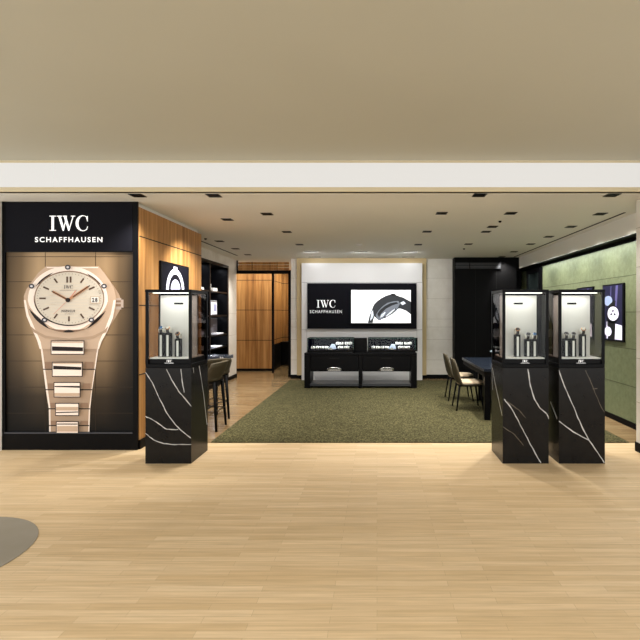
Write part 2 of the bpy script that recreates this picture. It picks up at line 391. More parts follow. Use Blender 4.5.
# ================================================================== LIGHTBOX WITH THE WATCH POSTER
sb = thing('advertising_lightbox', (-3.33, 5.2, 0), 'tall black lightbox at far left showing a giant rose gold wristwatch', 'lightbox')
O = sb.location; k = FR/F
X = lambda px: gx(px, FR)
Z = lambda py: gz(py, FR)
mb = MB(O); mb.box(-4.075, X(5), FR, 5.185, 0, CEIL-.001); mb.box(X(133), -2.602, FR, 5.185, 0, CEIL-.001)
mb.box(X(5), X(133), FR, 5.185, 0, Z(432.5)); mb.box(X(5), X(133), FR+.004, 5.185, Z(252), CEIL-.001)
mb.build('frame', M_black, sb)
mb = MB(O); mb.box(X(5), X(133), FR-.012, FR+.001, Z(433.4), Z(432.2)); mb.build('ledge', mat('dark slate edge', (60, 62, 70), .4), sb)
mb = MB(O); mb.box(X(5.5), X(132.5), FR-.002, FR+.01, Z(251), Z(203.5))
hd = mb.build('header_panel', M_blackcol, sb)
mb = MB(O); serif_logo(mb, X(69), Z(223.3), FR-.002, 38.5*k, 15*k); tag(mb.build('lettering', M_letters, hd), 'white serif letters')
mb = MB(O); text_mb(mb, 'SCHAFFHAUSEN', X(69), Z(239.7), FR-.002, 67.5*k, 5.2*k, bold=.022); tag(mb.build('lettering', M_letters, hd), 'small white capitals')
PE = .17
def pm(name, c, e=PE, rough=.5): return mat('print '+name, c, rough, emit=e, spec=.2)
# printed background: tiled wall seen in the picture
m = mat('print tiled backdrop', (150, 120, 80), .5, spec=.2)
tc = coords(m, (1/1.39, 1, 1/1.96), loc=(.5, 0, 0))
sx = N(m, 'ShaderNodeSeparateXYZ'); L(m, tc, sx.inputs[0])
cx_ = ramp(m, sx.outputs[0], [(.0, (84, 68, 48)), (.12, (120, 98, 70)), (.25, (190, 160, 122)), (.5, (184, 154, 116)), (.78, (170, 140, 104)), (.88, (104, 84, 60)), (1, (46, 38, 29))])
cz_ = ramp(m, sx.outputs[2], [(.02, (20, 20, 20)), (.2, (80, 80, 80)), (.42, (190, 190, 190)), (.65, (255, 255, 255)), (1.0, (225, 225, 225))])
cc = mix(m, cx_, cz_, 1.0, 'MULTIPLY'); base(m, cc)
L(m, cc, m.node_tree.nodes['Principled BSDF'].inputs['Emission Color']); m.node_tree.nodes['Principled BSDF'].inputs['Emission Strength'].default_value = .2
org = Vector((X(69), FR, Z(432.5)))
mb = MB(org); mb.box(X(5), X(133), FR+.02, FR+.04, Z(432.5), Z(252))
po = mb.build('poster', m, sb); po.location = org-O
PL = [FR+.02]
def layer(name, polys, m, parent=po, lift=.0012, split=True):
    """printed shapes on the poster plane, in survey units; each entry is one shape (a polygon, or a list of polygons for a curved band)"""
    PL[0] -= lift; y = PL[0]
    shapes = [p if isinstance(p[0], list) else [p] for p in polys]
    if not split: shapes = [[q for sh_1 in shapes for q in sh_1]]
    for sh_1 in shapes:
        b = MB(org)
        for p in sh_1: b.prism_xz([(X(a), Z(c)) for a, c in p], y, y+.0008)
        b.build(name, m, parent)
def crescent(cx, cy, rx, ry, a0, a1, thick, n=24):   # band that swells to its middle, lying inside the ellipse
    o = []
    for i in range(n):
        q = []
        for t in (i/n, (i+1)/n):
            a = math.radians(a0+(a1-a0)*t); w = thick*math.sin(math.pi*max(.03, min(.97, t)))
            q.append(((cx+rx*math.cos(a), cy+ry*math.sin(a)), (cx+(rx-w)*math.cos(a), cy+(ry-w)*math.sin(a))))
        o.append([q[0][0], q[0][1], q[1][1], q[1][0]])
    return o
def ell(cx, cy, rx, ry, n=56, a0=0, a1=360):
    return [(cx+rx*math.cos(math.radians(a0+(a1-a0)*i/n)), cy+ry*math.sin(math.radians(a0+(a1-a0)*i/n))) for i in range(n if a1-a0 == 360 else n+1)]
def arcband(cx, cy, r1, r2, a0, a1, n=20):    # band polygons; r = (rx, ry)
    out = []
    for i in range(n):
        t0 = math.radians(a0+(a1-a0)*i/n); t1 = math.radians(a0+(a1-a0)*(i+1)/n)
        out.append([(cx+r1[0]*math.cos(t0), cy+r1[1]*math.sin(t0)), (cx+r2[0]*math.cos(t0), cy+r2[1]*math.sin(t0)),
                    (cx+r2[0]*math.cos(t1), cy+r2[1]*math.sin(t1)), (cx+r1[0]*math.cos(t1), cy+r1[1]*math.sin(t1))])
    return out
def rect(x0, y0, x1, y1): return [(x0, y0), (x1, y0), (x1, y1), (x0, y1)]
def line(x0, y0, x1, y1, w):
    l = math.hypot(x1-x0, y1-y0); dx, dy = (x1-x0)/l*w/2, (y1-y0)/l*w/2
    return [(x0-dy, y0+dx), (x0+dy, y0-dx), (x1+dy, y1-dx), (x1-dy, y1+dx)]
gl = [rect(5, y-.25, 133, y+.25) for y in (256.5, 281.6, 307.8, 335, 361.2, 387.4, 413.6)]+[rect(x-.25, 252.2, x+.25, 432.3) for x in (44, 94.5)]
layer('backdrop_joints', gl, pm('joint', (52, 40, 27), .05), split=False)
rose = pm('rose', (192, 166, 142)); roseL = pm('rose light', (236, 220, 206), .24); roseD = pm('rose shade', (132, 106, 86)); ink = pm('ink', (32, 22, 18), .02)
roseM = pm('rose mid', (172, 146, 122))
# crown side first, then case
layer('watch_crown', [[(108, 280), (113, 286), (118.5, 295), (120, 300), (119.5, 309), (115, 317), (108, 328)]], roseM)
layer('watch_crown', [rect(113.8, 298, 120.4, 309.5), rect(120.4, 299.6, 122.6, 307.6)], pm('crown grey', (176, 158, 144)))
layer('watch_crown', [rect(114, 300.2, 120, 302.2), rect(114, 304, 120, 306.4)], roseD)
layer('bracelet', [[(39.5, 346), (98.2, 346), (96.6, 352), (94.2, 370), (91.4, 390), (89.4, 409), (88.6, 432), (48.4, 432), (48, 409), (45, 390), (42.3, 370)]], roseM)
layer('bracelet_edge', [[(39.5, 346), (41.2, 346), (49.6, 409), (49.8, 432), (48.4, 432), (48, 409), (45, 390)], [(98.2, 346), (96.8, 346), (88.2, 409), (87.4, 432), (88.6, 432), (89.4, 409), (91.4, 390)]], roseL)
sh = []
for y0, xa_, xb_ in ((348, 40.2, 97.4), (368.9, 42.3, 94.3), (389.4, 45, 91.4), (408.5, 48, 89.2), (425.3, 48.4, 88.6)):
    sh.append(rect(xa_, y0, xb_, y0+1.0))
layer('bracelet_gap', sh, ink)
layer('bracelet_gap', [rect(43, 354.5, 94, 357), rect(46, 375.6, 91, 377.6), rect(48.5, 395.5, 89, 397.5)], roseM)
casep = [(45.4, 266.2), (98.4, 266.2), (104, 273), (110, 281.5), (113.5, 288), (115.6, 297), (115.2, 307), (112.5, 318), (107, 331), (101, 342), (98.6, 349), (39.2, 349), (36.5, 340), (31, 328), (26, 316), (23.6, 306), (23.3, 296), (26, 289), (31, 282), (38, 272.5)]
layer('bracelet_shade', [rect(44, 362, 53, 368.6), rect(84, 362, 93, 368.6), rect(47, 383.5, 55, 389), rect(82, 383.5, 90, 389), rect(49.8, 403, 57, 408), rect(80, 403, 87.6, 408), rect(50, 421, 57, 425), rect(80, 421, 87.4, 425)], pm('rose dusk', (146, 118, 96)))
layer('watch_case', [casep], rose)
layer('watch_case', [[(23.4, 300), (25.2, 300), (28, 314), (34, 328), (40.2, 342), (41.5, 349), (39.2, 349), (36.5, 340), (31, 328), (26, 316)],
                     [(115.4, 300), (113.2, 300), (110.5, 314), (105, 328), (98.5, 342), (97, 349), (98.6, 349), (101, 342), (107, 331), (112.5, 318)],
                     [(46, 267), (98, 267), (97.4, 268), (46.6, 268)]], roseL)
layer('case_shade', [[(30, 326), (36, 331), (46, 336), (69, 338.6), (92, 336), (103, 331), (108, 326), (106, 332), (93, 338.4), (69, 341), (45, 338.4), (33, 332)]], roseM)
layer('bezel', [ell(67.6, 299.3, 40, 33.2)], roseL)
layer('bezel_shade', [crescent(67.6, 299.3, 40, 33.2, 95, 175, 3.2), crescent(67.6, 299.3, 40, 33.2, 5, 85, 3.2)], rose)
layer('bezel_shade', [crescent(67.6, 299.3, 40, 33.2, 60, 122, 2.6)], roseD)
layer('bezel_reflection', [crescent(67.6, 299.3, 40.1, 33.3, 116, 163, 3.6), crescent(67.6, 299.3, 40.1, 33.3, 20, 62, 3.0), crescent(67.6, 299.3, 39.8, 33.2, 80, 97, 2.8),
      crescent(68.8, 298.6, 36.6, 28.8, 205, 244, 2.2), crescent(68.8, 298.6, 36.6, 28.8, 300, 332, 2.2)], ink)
layer('dial_rim', [ell(69.2, 298.2, 35, 27.4)], roseD)
layer('dial_rim', [crescent(69.2, 298.2, 35.4, 27.8, 60, 185, 1.6)], ink)
layer('dial', [ell(69.4, 298.4, 34, 26.4)], pm('dial cream', (204, 194, 178), .18))
layer('dial_texture', [rect(50, y, 88, y+.35) for y in range(283, 320, 3)]+[rect(44, 295, 56, 295.4), rect(44, 304, 56, 304.4)], pm('dial line', (208, 194, 172), .3), split=False)
mk = []
for h in range(12):
    a = math.radians(h*30-90); r0, r1 = .68, .87
    if h == 3: continue
    p0 = (69.2+34*r0*math.cos(a), 298.4+26.4*r0*math.sin(a)); p1 = (69.2+34*r1*math.cos(a), 298.4+26.4*r1*math.sin(a))
    if h == 0: mk += [rect(66.6, 276.6, 68.3, 282.6), rect(70, 276.6, 71.7, 282.6)]
    else: mk.append(line(*p0, *p1, 1.6))
layer('hour_marker', mk, pm('marker', (84, 62, 48), .05))
tk = []
for i in range(60):
    a = math.radians(i*6); tk.append(line(69.3+34*.91*math.cos(a), 298.4+26.4*.91*math.sin(a), 69.3+34*.95*math.cos(a), 298.4+26.4*.95*math.sin(a), .35))
layer('minute_track', tk, pm('track', (130, 110, 92), .1), split=False)
layer('date_window', [rect(90.6, 296.4, 100, 303.6)], pm('date frame', (190, 170, 148)))
layer('date_window', [rect(91.6, 297.2, 99, 302.6)], pm('date', (232, 228, 220)))
def ptext(name, s, cx, cy, w, h, m, bold=.01):
    PL[0] -= .0012; b = MB(org); text_mb(b, s, X(cx), Z(cy), PL[0], w*k, h*k, .0, bold=bold); return b.build(name, m, po)
dk = pm('dial ink', (70, 64, 66), .05)
ptext('date_numeral', '28', 95.3, 299.9, 5.6, 4.2, dk, .04)
PL[0] -= .001; b = MB(org); serif_logo(b, X(69), Z(287), PL[0], 9*k, 3.4*k, .0004); b.build('dial_lettering', dk, po)
ptext('dial_lettering', 'SCHAFFHAUSEN', 69, 290.4, 17, 1.2, pm('dial ink soft', (140, 126, 116), .1))
ptext('dial_lettering', 'INGENIEUR', 69, 311, 14, 2.6, dk, .03)
ptext('dial_lettering', 'AUTOMATIC', 70, 313.9, 9, 1.0, pm('dial ink soft', (140, 126, 116), .1))
layer('watch_hand', [line(69, 300, 54.4, 314.3, .35), line(69, 300, 76.7, 290.8, .9)], pm('second hand', (206, 140, 120)))
handm = pm('hand', (172, 124, 90), .2)
layer('watch_hand', [line(69, 300, 53.4, 291.5, 2.2), line(69, 300, 89, 286.8, 2.4)], handm)
layer('watch_hand', [line(69, 300, 52.7, 291.2, .8), line(74, 297, 90.8, 285.6, .8)], ink)
layer('hand_hub', [ell(69, 300.1, 2.5, 2.2, 20)], ink)
sc = [(69, 267.4), (32.9, 286.3), (105.1, 286.3), (45.8, 320), (92.5, 320)]
layer('bezel_screw', [ell(a, b_, 2.9, 2.5, 20) for a, b_ in sc], pm('screw dark', (70, 66, 70), .05))
layer('bezel_screw', [ell(a, b_, 1.3, 1.1, 20) for a, b_ in sc], pm('screw light', (206, 204, 206)))
CL = [(52.2, 340.4, 85.6, 354.4), (53.4, 361.6, 83.9, 376.4), (55.1, 381.8, 81.8, 397), (56.6, 402.6, 80.4, 415.4), (57.4, 420.8, 80, 432.2)]
layer('link_outline', [rect(*c) for c in CL], ink)
layer('centre_link', [rect(c[0]+.8, c[1]+.8, c[2]-.8, c[3]-(.8 if c[3] < 430 else 0)) for c in CL], roseL)
layer('link_reflection', [[(53.6, 346.2), (84.4, 347.2), (84.4, 351.0), (53.6, 350.6)], [(54.8, 365.4), (82.8, 366.8), (82.8, 369.6), (54.8, 369.0)], [(56.2, 385.6), (81, 385.6), (81, 387.4), (56.2, 386.6)], [(57.6, 411.6), (79.4, 411), (79.4, 412), (57.6, 412.6)], [(58.6, 423), (79, 423), (79, 424), (58.6, 424)]], ink)
layer('link_shade', [rect(53.2, 341.4, 84.6, 342.6), rect(54.6, 362.4, 83, 363.6), rect(56, 392.6, 81, 395.8), rect(57.6, 406.5, 79.4, 410), rect(58.6, 425.5, 79, 431)], rose)

# lightbox on the walnut return
def wall_box(X0, sgn, ya, yb, z0, z1, label, name='picture_lightbox', group=None, dep=.07):
    t = thing(name, (X0, (ya+yb)/2, z0), label, 'lightbox', group)
    b = MB(t.location); b.box(X0, X0+sgn*dep, ya, yb, z0, z1); b.build('frame', M_black, t, bevel=.004)
    return t
def side_layer(parent, polys, xface, sgn, m, name, lift, joined=False):
    for group_ in ([polys] if joined else [[p] for p in polys]):
        b = MB(parent.location)
        for p in group_:    # p in (Y, Z)
            b.add([(xface+sgn*lift, y, z) for y, z in p], [tuple(range(len(p)))])
        b.build(name, m, parent)
wl = wall_box(-2.60, 1, 5.66, 6.50, 1.28, 2.115, 'black picture lightbox with a white bracelet arch on the walnut wall', dep=.03)
xf = -2.57
def A2(u, v): return (5.66+u*.84, 1.28+v*.835)
pn = mat('print deep navy', (14, 14, 24), .5, emit=.1, spec=.1)
pw = mat('print cool white', (225, 222, 240), .4, emit=.75); pg = mat('print slate', (30, 36, 48), .5, emit=.1, spec=.1)
pic = side_layer(wl, [[A2(.03, .03), A2(.97, .03), A2(.97, .97), A2(.03, .97)]], xf, 1, pn, 'picture', .001)
def band(cu, cv_, r1, r2, a0, a1, n=24):
    out = []
    for i in range(n):
        t0 = math.radians(a0+(a1-a0)*i/n); t1 = math.radians(a0+(a1-a0)*(i+1)/n)
        out.append([A2(cu+r1[0]*math.cos(t0), cv_+r1[1]*math.sin(t0)), A2(cu+r2[0]*math.cos(t0), cv_+r2[1]*math.sin(t0)), A2(cu+r2[0]*math.cos(t1), cv_+r2[1]*math.sin(t1)), A2(cu+r1[0]*math.cos(t1), cv_+r1[1]*math.sin(t1))])
    return out
side_layer(wl, [[A2(.64+.42*math.cos(math.radians(a)), .55+.2*math.sin(math.radians(a))) for a in range(0, 360, 12)]] if 0 else [[A2(.25, .1), A2(.72, .1), A2(.72, .58), A2(.25, .58)]], xf, 1, pg, 'picture_shade', .002)
side_layer(wl, band(.47, .58, (.32, .34), (.24, .26), 0, 180), xf, 1, pw, 'bracelet', .003, joined=True)
side_layer(wl, [[A2(.15, .1), A2(.23, .1), A2(.23, .58), A2(.15, .58)], [A2(.71, .1), A2(.79, .1), A2(.79, .58), A2(.71, .58)], [A2(.40, .86), A2(.53, .86), A2(.53, .95), A2(.40, .95)]], xf, 1, pw, 'bracelet', .003)
side_layer(wl, [[A2(.47+.17*math.cos(math.radians(a)), .60+.16*math.sin(math.radians(a))) for a in range(0, 181, 12)]], xf, 1, mat('print lilac', (190, 190, 215), .4, emit=.55), 'watch_dial', .004)

# lightboxes on the olive wall
def olive_box(ya, yb, label):
    t = wall_box(RX, -1, ya, yb, 1.095, 1.89, label, group='picture lightboxes on the olive wall', dep=.025)
    xf = RX-.025; w = yb-ya
    B = lambda u, v: (yb-u*w, 1.10+v*.785)      # u from far to near edge
    D = lambda cu, cv, ru, rv, n=24: [B(cu+ru*math.cos(2*math.pi*i/n), cv+rv*math.sin(2*math.pi*i/n)) for i in range(n)]
    side_layer(t, [[B(.03, .02), B(.94, .02), B(.94, .98), B(.03, .98)]], xf, -1, mat('print dusk blue', (28, 27, 58), .4, emit=.4), 'picture', .001)
    side_layer(t, [[B(.60, .6), B(.70, .6), B(.76, .97), B(.66, .97)], [B(.40, .75), B(.43, .75), B(.45, .97), B(.42, .97)]], xf, -1, mat('print violet glow', (92, 88, 140), .4, emit=.4), 'picture_glow', .002)
    side_layer(t, [[B(.22, .03), B(.94, .03), B(.94, .28), B(.22, .34)]], xf, -1, pw, 'picture_ground', .003)
    side_layer(t, [D(.30, .71, .20, .09), ], xf, -1, mat('print pale blue', (150, 165, 200), .4, emit=.6), 'watch_dial', .004)
    side_layer(t, [[B(.28, .03), B(.62, .03), B(.66, .40), B(.24, .52)], D(.52, .47, .30, .16), [B(.2, .6), B(.62, .6), B(.66, .7), B(.6, .72), B(.3, .62)]], xf, -1, mat('print black', (12, 12, 18), .4), 'watch_strap', .0045)
    side_layer(t, [D(.54, .48, .26, .125)], xf, -1, pw, 'watch_dial', .0055)
    side_layer(t, [D(.30, .16, .17, .085)], xf, -1, pw, 'watch_dial', .0057)
    side_layer(t, [D(.46, .47, .05, .02, 10), D(.62, .47, .05, .02, 10), D(.54, .53, .05, .02, 10), [B(.40, .42), B(.68, .43), B(.68, .435), B(.40, .425)]], xf, -1, mat('print black', (12, 12, 18), .4), 'subdial', .006)
    return t
olive_box(6.31, 6.90, 'nearer upright picture lightbox of white dial watches on olive wall')
olive_box(7.20, 7.80, 'farther upright picture lightbox on olive wall, behind the right glass case')

# ================================================================== GLASS CASES ON MARBLE PEDESTALS
def small_watch(loc, label, caseM, dialM, group, rz=0, strapM=M_strap, s=1.0):
    t = thing('wristwatch', loc, label, 'watch', group, rz)
    b = MB(); n = 28                        # white cuff: an oval roll lying along X
    b.tube([(-.024*s, 0, .026*s), (-.022*s, 0, .026*s), (.022*s, 0, .026*s), (.024*s, 0, .026*s)], [.018*s, .024*s, .024*s, .018*s], 20)
    b.build('cuff', M_cushion, t)
    b = MB(); pts = [(0, .0255*s*math.cos(a), .026*s+.0255*s*math.sin(a)) for a in [math.radians(x) for x in range(150, 392, 14)]]
    vs = []
    for p in pts: vs += [(-.013*s, p[1], p[2]), (.013*s, p[1], p[2])]
    b.add(vs, [(2*i, 2*i+1, 2*i+3, 2*i+2) for i in range(len(pts)-1)], 0, True); b.build('strap', strapM, t, solid=.003)
    b = MB(); c0 = Vector((0, -.019*s, .045*s)); nrm = Vector((0, -.72, .69))
    b.tube([c0, c0+nrm*.006*s, c0+nrm*.009*s], [.020*s, .0215*s, .019*s], 24); b.build('watch_case', caseM, t)
    b = MB(); b.tube([c0+nrm*.009*s, c0+nrm*.0098*s], .0165*s, 24); b.build('dial', dialM, t)
    b = MB(); cc = c0+nrm*.005*s; b.tube([cc+Vector((.018*s, 0, 0)), cc+Vector((.023*s, 0, 0))], .003*s, 8); b.build('crown', caseM, t)
    return t
ORD = ['left', 'middle', 'right']
def vitrine(cx, cy, which, label, fpx, front, faint, side, sside, stands, whites):
    t = thing('display_case', (cx, cy, 0), label, 'display case', 'glass display cases on black marble pedestals')
    h = .2275
    # marble block with veins
    b = MB(); b.box(-h, h, -h, h, 0, .945)
    x0p, x1p, y0p, y1p = fpx
    fm = lambda u, v: (-h+2*h*min(1, max(0, (u-x0p)/(x1p-x0p))), -h-.0006, .945*(1-min(1, max(0, (v-y0p)/(y1p-y0p)))))
    def dense(p):
        o = []
        for i in range(len(p)-1):
            for j in range(4):
                f = j/4; o.append((p[i][0]*(1-f)+p[i+1][0]*f+random.uniform(-1.2, 1.2), p[i][1]*(1-f)+p[i+1][1]*f+random.uniform(-1.2, 1.2)))
        return o+[p[-1]]
    for p in front: b.strip(dense(p), 1.9, fm, 1)
    for p in faint: b.strip(dense(p), 1.2, fm, 2)
    sm_ = lambda u, v: (side*(h+.0006), -h+2*h*u, .945*(1-v))
    for p in sside: b.strip(p, .008, sm_, 1)
    b.build('marble_pedestal', [M_marble, M_vein, M_veinf], t)
    b = MB(); b.box(-h, h, -h, h, .947, .985); b.box(-h+.02, h-.02, -h+.02, h-.02, .985, 1.033)
    bs = b.build('case_base', M_black, t, bevel=.003)
    b = MB(); serif_logo(b, 0, 1.012, -h+.0195, .052, .026, .002); text_mb(b, 'SCHAFFHAUSEN', 0, .992, -h+.0195, .088, .007, .002, bold=.03)
    tag(b.build('lettering', M_letters, bs), 'small white logo lettering')
    b = MB(); b.box(-h+.03, h-.03, -h+.03, h-.03, 1.033, 1.045); b.build('platform', M_cream, t)
    for sx_ in (-1, 1):
        for sy in (-1, 1):
            b = MB(); b.box(sx_*h, sx_*(h-.027), sy*h, sy*(h-.02), .985, 1.695); b.build('corner_post', M_black, t)
    b = MB(); b.box(-h-.002, h+.002, -h-.002, h+.002, 1.695, 1.723); b.build('top_panel', M_black, t, bevel=.002)
    g = h-.008
    for nm, a in (('f', (-g, g, -g-.002, -g+.002, 1.035, 1.695)), ('b', (-g, g, g-.002, g+.002, 1.035, 1.695)), ('l', (-g-.002, -g+.002, -g, g, 1.035, 1.695)), ('r', (g-.002, g+.002, -g, g, 1.035, 1.695))):
        b = MB(); b.box(*a); b.build('glass_pane', M_glass if nm == 'f' else M_glass_side, t)
    b = MB(); b.box(-.19, .19, .02, .035, 1.045, 1.672); bd = b.build('back_board', M_cream, t)
    b = MB(); b.box(-.196, .196, .036, .042, 1.045, 1.69); b.build('board_backing', M_black, t)
    b = MB(); b.box(-.047, .047, .015, .0199, 1.580, 1.598)
    tag(b.build('label_bar', M_blackm, bd), 'thin black label bar')
    b = MB(); b.box(-.19, .19, -.15, -.13, 1.688, 1.6945); b.build('light_strip', M_led, t)
    area('case_lamp', (0, -.09, 1.68), (0, 0, 0), .36, .10, .42*LAMP, (1, .97, .92), parent=t)
    for i, (lx, top) in enumerate(stands):
        st = thing('watch_stand', (cx+lx, cy-.08, 1.0455), '%s black watch stand with cream front in %s glass case' % (ORD[i], which), 'watch stand', 'watch stands in the glass cases')
        b = MB(); b.box(-.028, .028, -.025, .025, 0, top-1.0455); b.build('column', M_blackm, st)
        b = MB(); b.box(-.011, .011, -.0265, -.025, .004, top-1.0455-.02); tag(b.build('inlay', M_cream, st), 'cream front strip')
        cm, dm, dn = whites[i]
        small_watch((cx+lx, cy-.08, top+.0005), '%s watch on the %s stand in %s glass case' % (dn, ORD[i], which), cm, dm, 'wristwatches in the glass cases', s=1.1)
    return t
FL = (30, 298, 50, 600)
vitrine(-2.065, 4.9275, 'the left', 'glass case on veined black marble pedestal beside the giant watch lightbox', FL,
    [[(30, 75), (70, 130), (110, 220), (150, 300), (200, 370), (240, 410), (295, 452)], [(152, 55), (185, 120), (225, 185), (265, 230), (298, 270)],
     [(238, 55), (245, 120), (257, 190)], [(30, 328), (70, 345), (100, 365), (150, 400), (190, 405), (222, 403)], [(30, 425), (80, 465), (140, 485), (200, 490), (298, 490)]],
    [], 1, [[(.45, 0), (.6, .17), (.75, .36), (.95, .7)], [(.1, .0), (.14, .06)]],
    [(-.13, 1.286), (-.062, 1.286), (.039, 1.228)], [(M_steelw, M_dialb, 'blue dialled'), (M_goldw, M_dialw, 'pale dialled rose gold'), (M_goldw, M_dialk, 'dark dialled')])
FA = (105, 316, 90, 522)
vitrine(1.4715, 4.9275, 'the middle', 'left one of two glass cases on black marble pedestals at the right', FA,
    [[(220, 95), (232, 170), (250, 230), (275, 270), (308, 298), (316, 320)], [(112, 230), (145, 270), (185, 345), (230, 430), (280, 518)]],
    [[(105, 355), (160, 390), (200, 440)], [(125, 240), (180, 280), (210, 315)]], -1, [[(.92, .05), (.6, .24), (.05, .5)], [(1, 0), (.9, .3)]],
    [(-.042, 1.27), (.063, 1.222), (.13, 1.222)], [(M_goldw, M_dialk, 'dark dialled rose gold'), (M_steelw, M_dialk, 'dark dialled steel'), (M_steelw, M_dialb, 'blue dialled steel')])
FB = (360, 575, 90, 522)
vitrine(2.0275, 4.9275, 'the rightmost', 'right one of two glass cases on black marble pedestals, nearest the stone pier', FB,
    [[(360, 100), (385, 170), (430, 270), (465, 350), (500, 415), (530, 455), (572, 518)], [(360, 330), (430, 380), (500, 415)]],
    [[(485, 100), (520, 180), (560, 270), (575, 290)], [(518, 185), (540, 182)]], -1, [[(.5, .4), (.1, .54)]],
    [(-.104, 1.228), (-.032, 1.228), (.068, 1.272)], [(M_steelw, M_dialk, 'dark dialled steel'), (M_steelw, M_dialk, 'dark dialled steel'), (M_goldw, M_dialw, 'pale dialled rose gold')])

# ================================================================== FEATURE WALL SIGN AND SCREEN
sg = thing('logo_board', ((gx(307.5, FY)+gx(416.4, FY))/2, FY, gz(328.75, FY)), 'wide black board with white serif lettering on white panelling', 'sign')
b = MB(sg.location); b.box(gx(307.5, FY), gx(416.4, FY), FY-.04, FY-.001, gz(328.75, FY), gz(283.25, FY)); b.build('board', M_blackcol, sg, bevel=.003)
kk = FY/F
b = MB(sg.location); serif_logo(b, gx(326, FY-.04), gz(303.8, FY-.04), FY-.04, 18.6*kk, 7.4*kk, .006); tag(b.build('lettering', M_letters, sg), 'large white serif letters')
b = MB(sg.location); text_mb(b, 'SCHAFFHAUSEN', gx(325.9, FY-.04), gz(311.6, FY-.04), FY-.04, 31.8*kk, 3.0*kk, .004, bold=0); tag(b.build('lettering', M_letters, sg), 'small white capitals')
YS = FY-.045
tv = thing('wall_screen', (gx(381, YS), YS, gz(323.9, YS)), 'bright wall screen showing a black strapped watch on white', 'screen')
b = MB(tv.location); b.box(gx(350.8, YS), gx(411.5, YS), YS-.03, YS, gz(323.9, YS), gz(289.3, YS)); b.build('bezel', M_blackm, tv)
YP = YS-.031
sxx = lambda u: gx(345+u*.1172, YP); szz = lambda v: gz(280+v*.1172, YP)
b = MB(tv.location); b.box(sxx(53), sxx(561), YP, YP+.01, szz(367), szz(86)); pc = b.build('display', mat('screen white', (250, 250, 250), .3, emit=1.0), tv)
def scr(polys, c, nm, lift, e=.25):
    for p in polys:
        b = MB(tv.location); b.prism_xz([(sxx(u), szz(v)) for u, v in p], YP-lift, YP-lift+.0008)
        b.build(nm, mat('screen '+nm+str(c[0]), c, .3, emit=e), pc)
scr([[(195, 366), (205, 320), (225, 262), (245, 212), (270, 185), (305, 158), (345, 136), (390, 122), (400, 114), (425, 117), (440, 132), (495, 148), (561, 185), (561, 292), (520, 262), (480, 246), (455, 244), (440, 262), (400, 292), (350, 320), (318, 332), (300, 346), (280, 340), (250, 310), (236, 366)]], (40, 44, 50), 'strap', .001)
scr([[(262, 300), (285, 262), (320, 225), (360, 196), (410, 182), (455, 178), (470, 200), (440, 262), (400, 292), (350, 322), (316, 334), (292, 344), (272, 330)]], (120, 126, 136), 'bezel', .002, .5)
scr([[(275, 290), (300, 254), (340, 222), (385, 198), (440, 188), (455, 200), (400, 218), (350, 245), (312, 282), (290, 318)], [(320, 330), (345, 300), (395, 262), (430, 240), (440, 250), (400, 288), (350, 318)]], (24, 28, 34), 'dial_shadow', .003)
scr([[(300, 322), (310, 295), (340, 272), (348, 276), (325, 310)], [(345, 308), (390, 268), (425, 244), (428, 250), (396, 282), (352, 314)], [(470, 195), (500, 180), (520, 200), (490, 215)], [(225, 275), (238, 258), (244, 300), (232, 330), (214, 350)]], (215, 220, 228), 'highlight', .004, .8)
scr([[(376, 322), (384, 322), (384, 331), (376, 331)], [(395, 116), (420, 118), (430, 136), (400, 140)]], (12, 12, 14), 'accent', .005)

# ================================================================== CONSOLE UNDER THE SIGN
CY = 9.27
cx0, cx1 = gx(304.2, CY), gx(416.9, CY); cm_ = (gx(358.5, CY)+gx(362.2, CY))/2
co = thing('console', ((cx0+cx1)/2, CY+.25, .012), 'long black console table with two drawers on the olive rug', 'console')
O2 = co.location; z0 = .0125
b = MB(O2); b.box(cx0, cx1, CY, CY+.5, .655, .70); b.build('worktop', M_black, co, bevel=.004)
for xa_, xb_ in ((cx0, cx0+.115), (cx1-.115, cx1), (cm_-.035, cm_+.035)):
    b = MB(O2); b.box(xa_, xb_, CY+.005, CY+.495, z0, .654); b.build('leg_panel', M_black, co, bevel=.003)
b = MB(O2); b.box(cx0+.115, cm_-.035, CY+.01, CY+.49, z0+.04, .10); b.box(cm_+.035, cx1-.115, CY+.01, CY+.49, z0+.04, .10); tag(b.build('bottom_shelf', mat('dark grey shelf', (58, 60, 64), .3), co), 'dark grey low shelf')
for j, (xa_, xb_) in enumerate(((cx0+.115, cm_-.035), (cm_+.035, cx1-.115))):
    b = MB(O2); b.box(xa_+.004, xb_-.004, CY+.012, CY+.47, .337, .652); dw = b.build('drawer', M_black, co, bevel=.003)
    xc = (xa_+xb_)/2; b = MB(O2); pts = [(xc-.15, CY-.0, .355), (xc-.12, CY-.022, .395), (xc-.06, CY-.03, .412), (xc+.06, CY-.03, .412), (xc+.12, CY-.022, .395), (xc+.15, CY-.0, .355)]
    b.tube(pts, .017, 10); b.box(xc-.12, xc+.12, CY-.012, CY+.012, .352, .385); tag(b.build('handle', M_chrome, dw), 'bright steel handle')
    b = MB(O2); b.box(xc-.10, xc+.10, CY+.009, CY+.02, .585, .605); b.build('finger_slot', mat('slot black', (4, 4, 4), .9), dw)
b = MB(O2); b.box(gx(353.6, 9.6), gx(367, 9.6), 9.60, 9.70, .701, .975); b.build('upstand', M_black, co)
b = MB(O2); b.box(gx(416, 9.7)-.06, gx(417.4, 9.7), 9.66, 9.70, .701, .975); b.build('upstand', M_black, co)
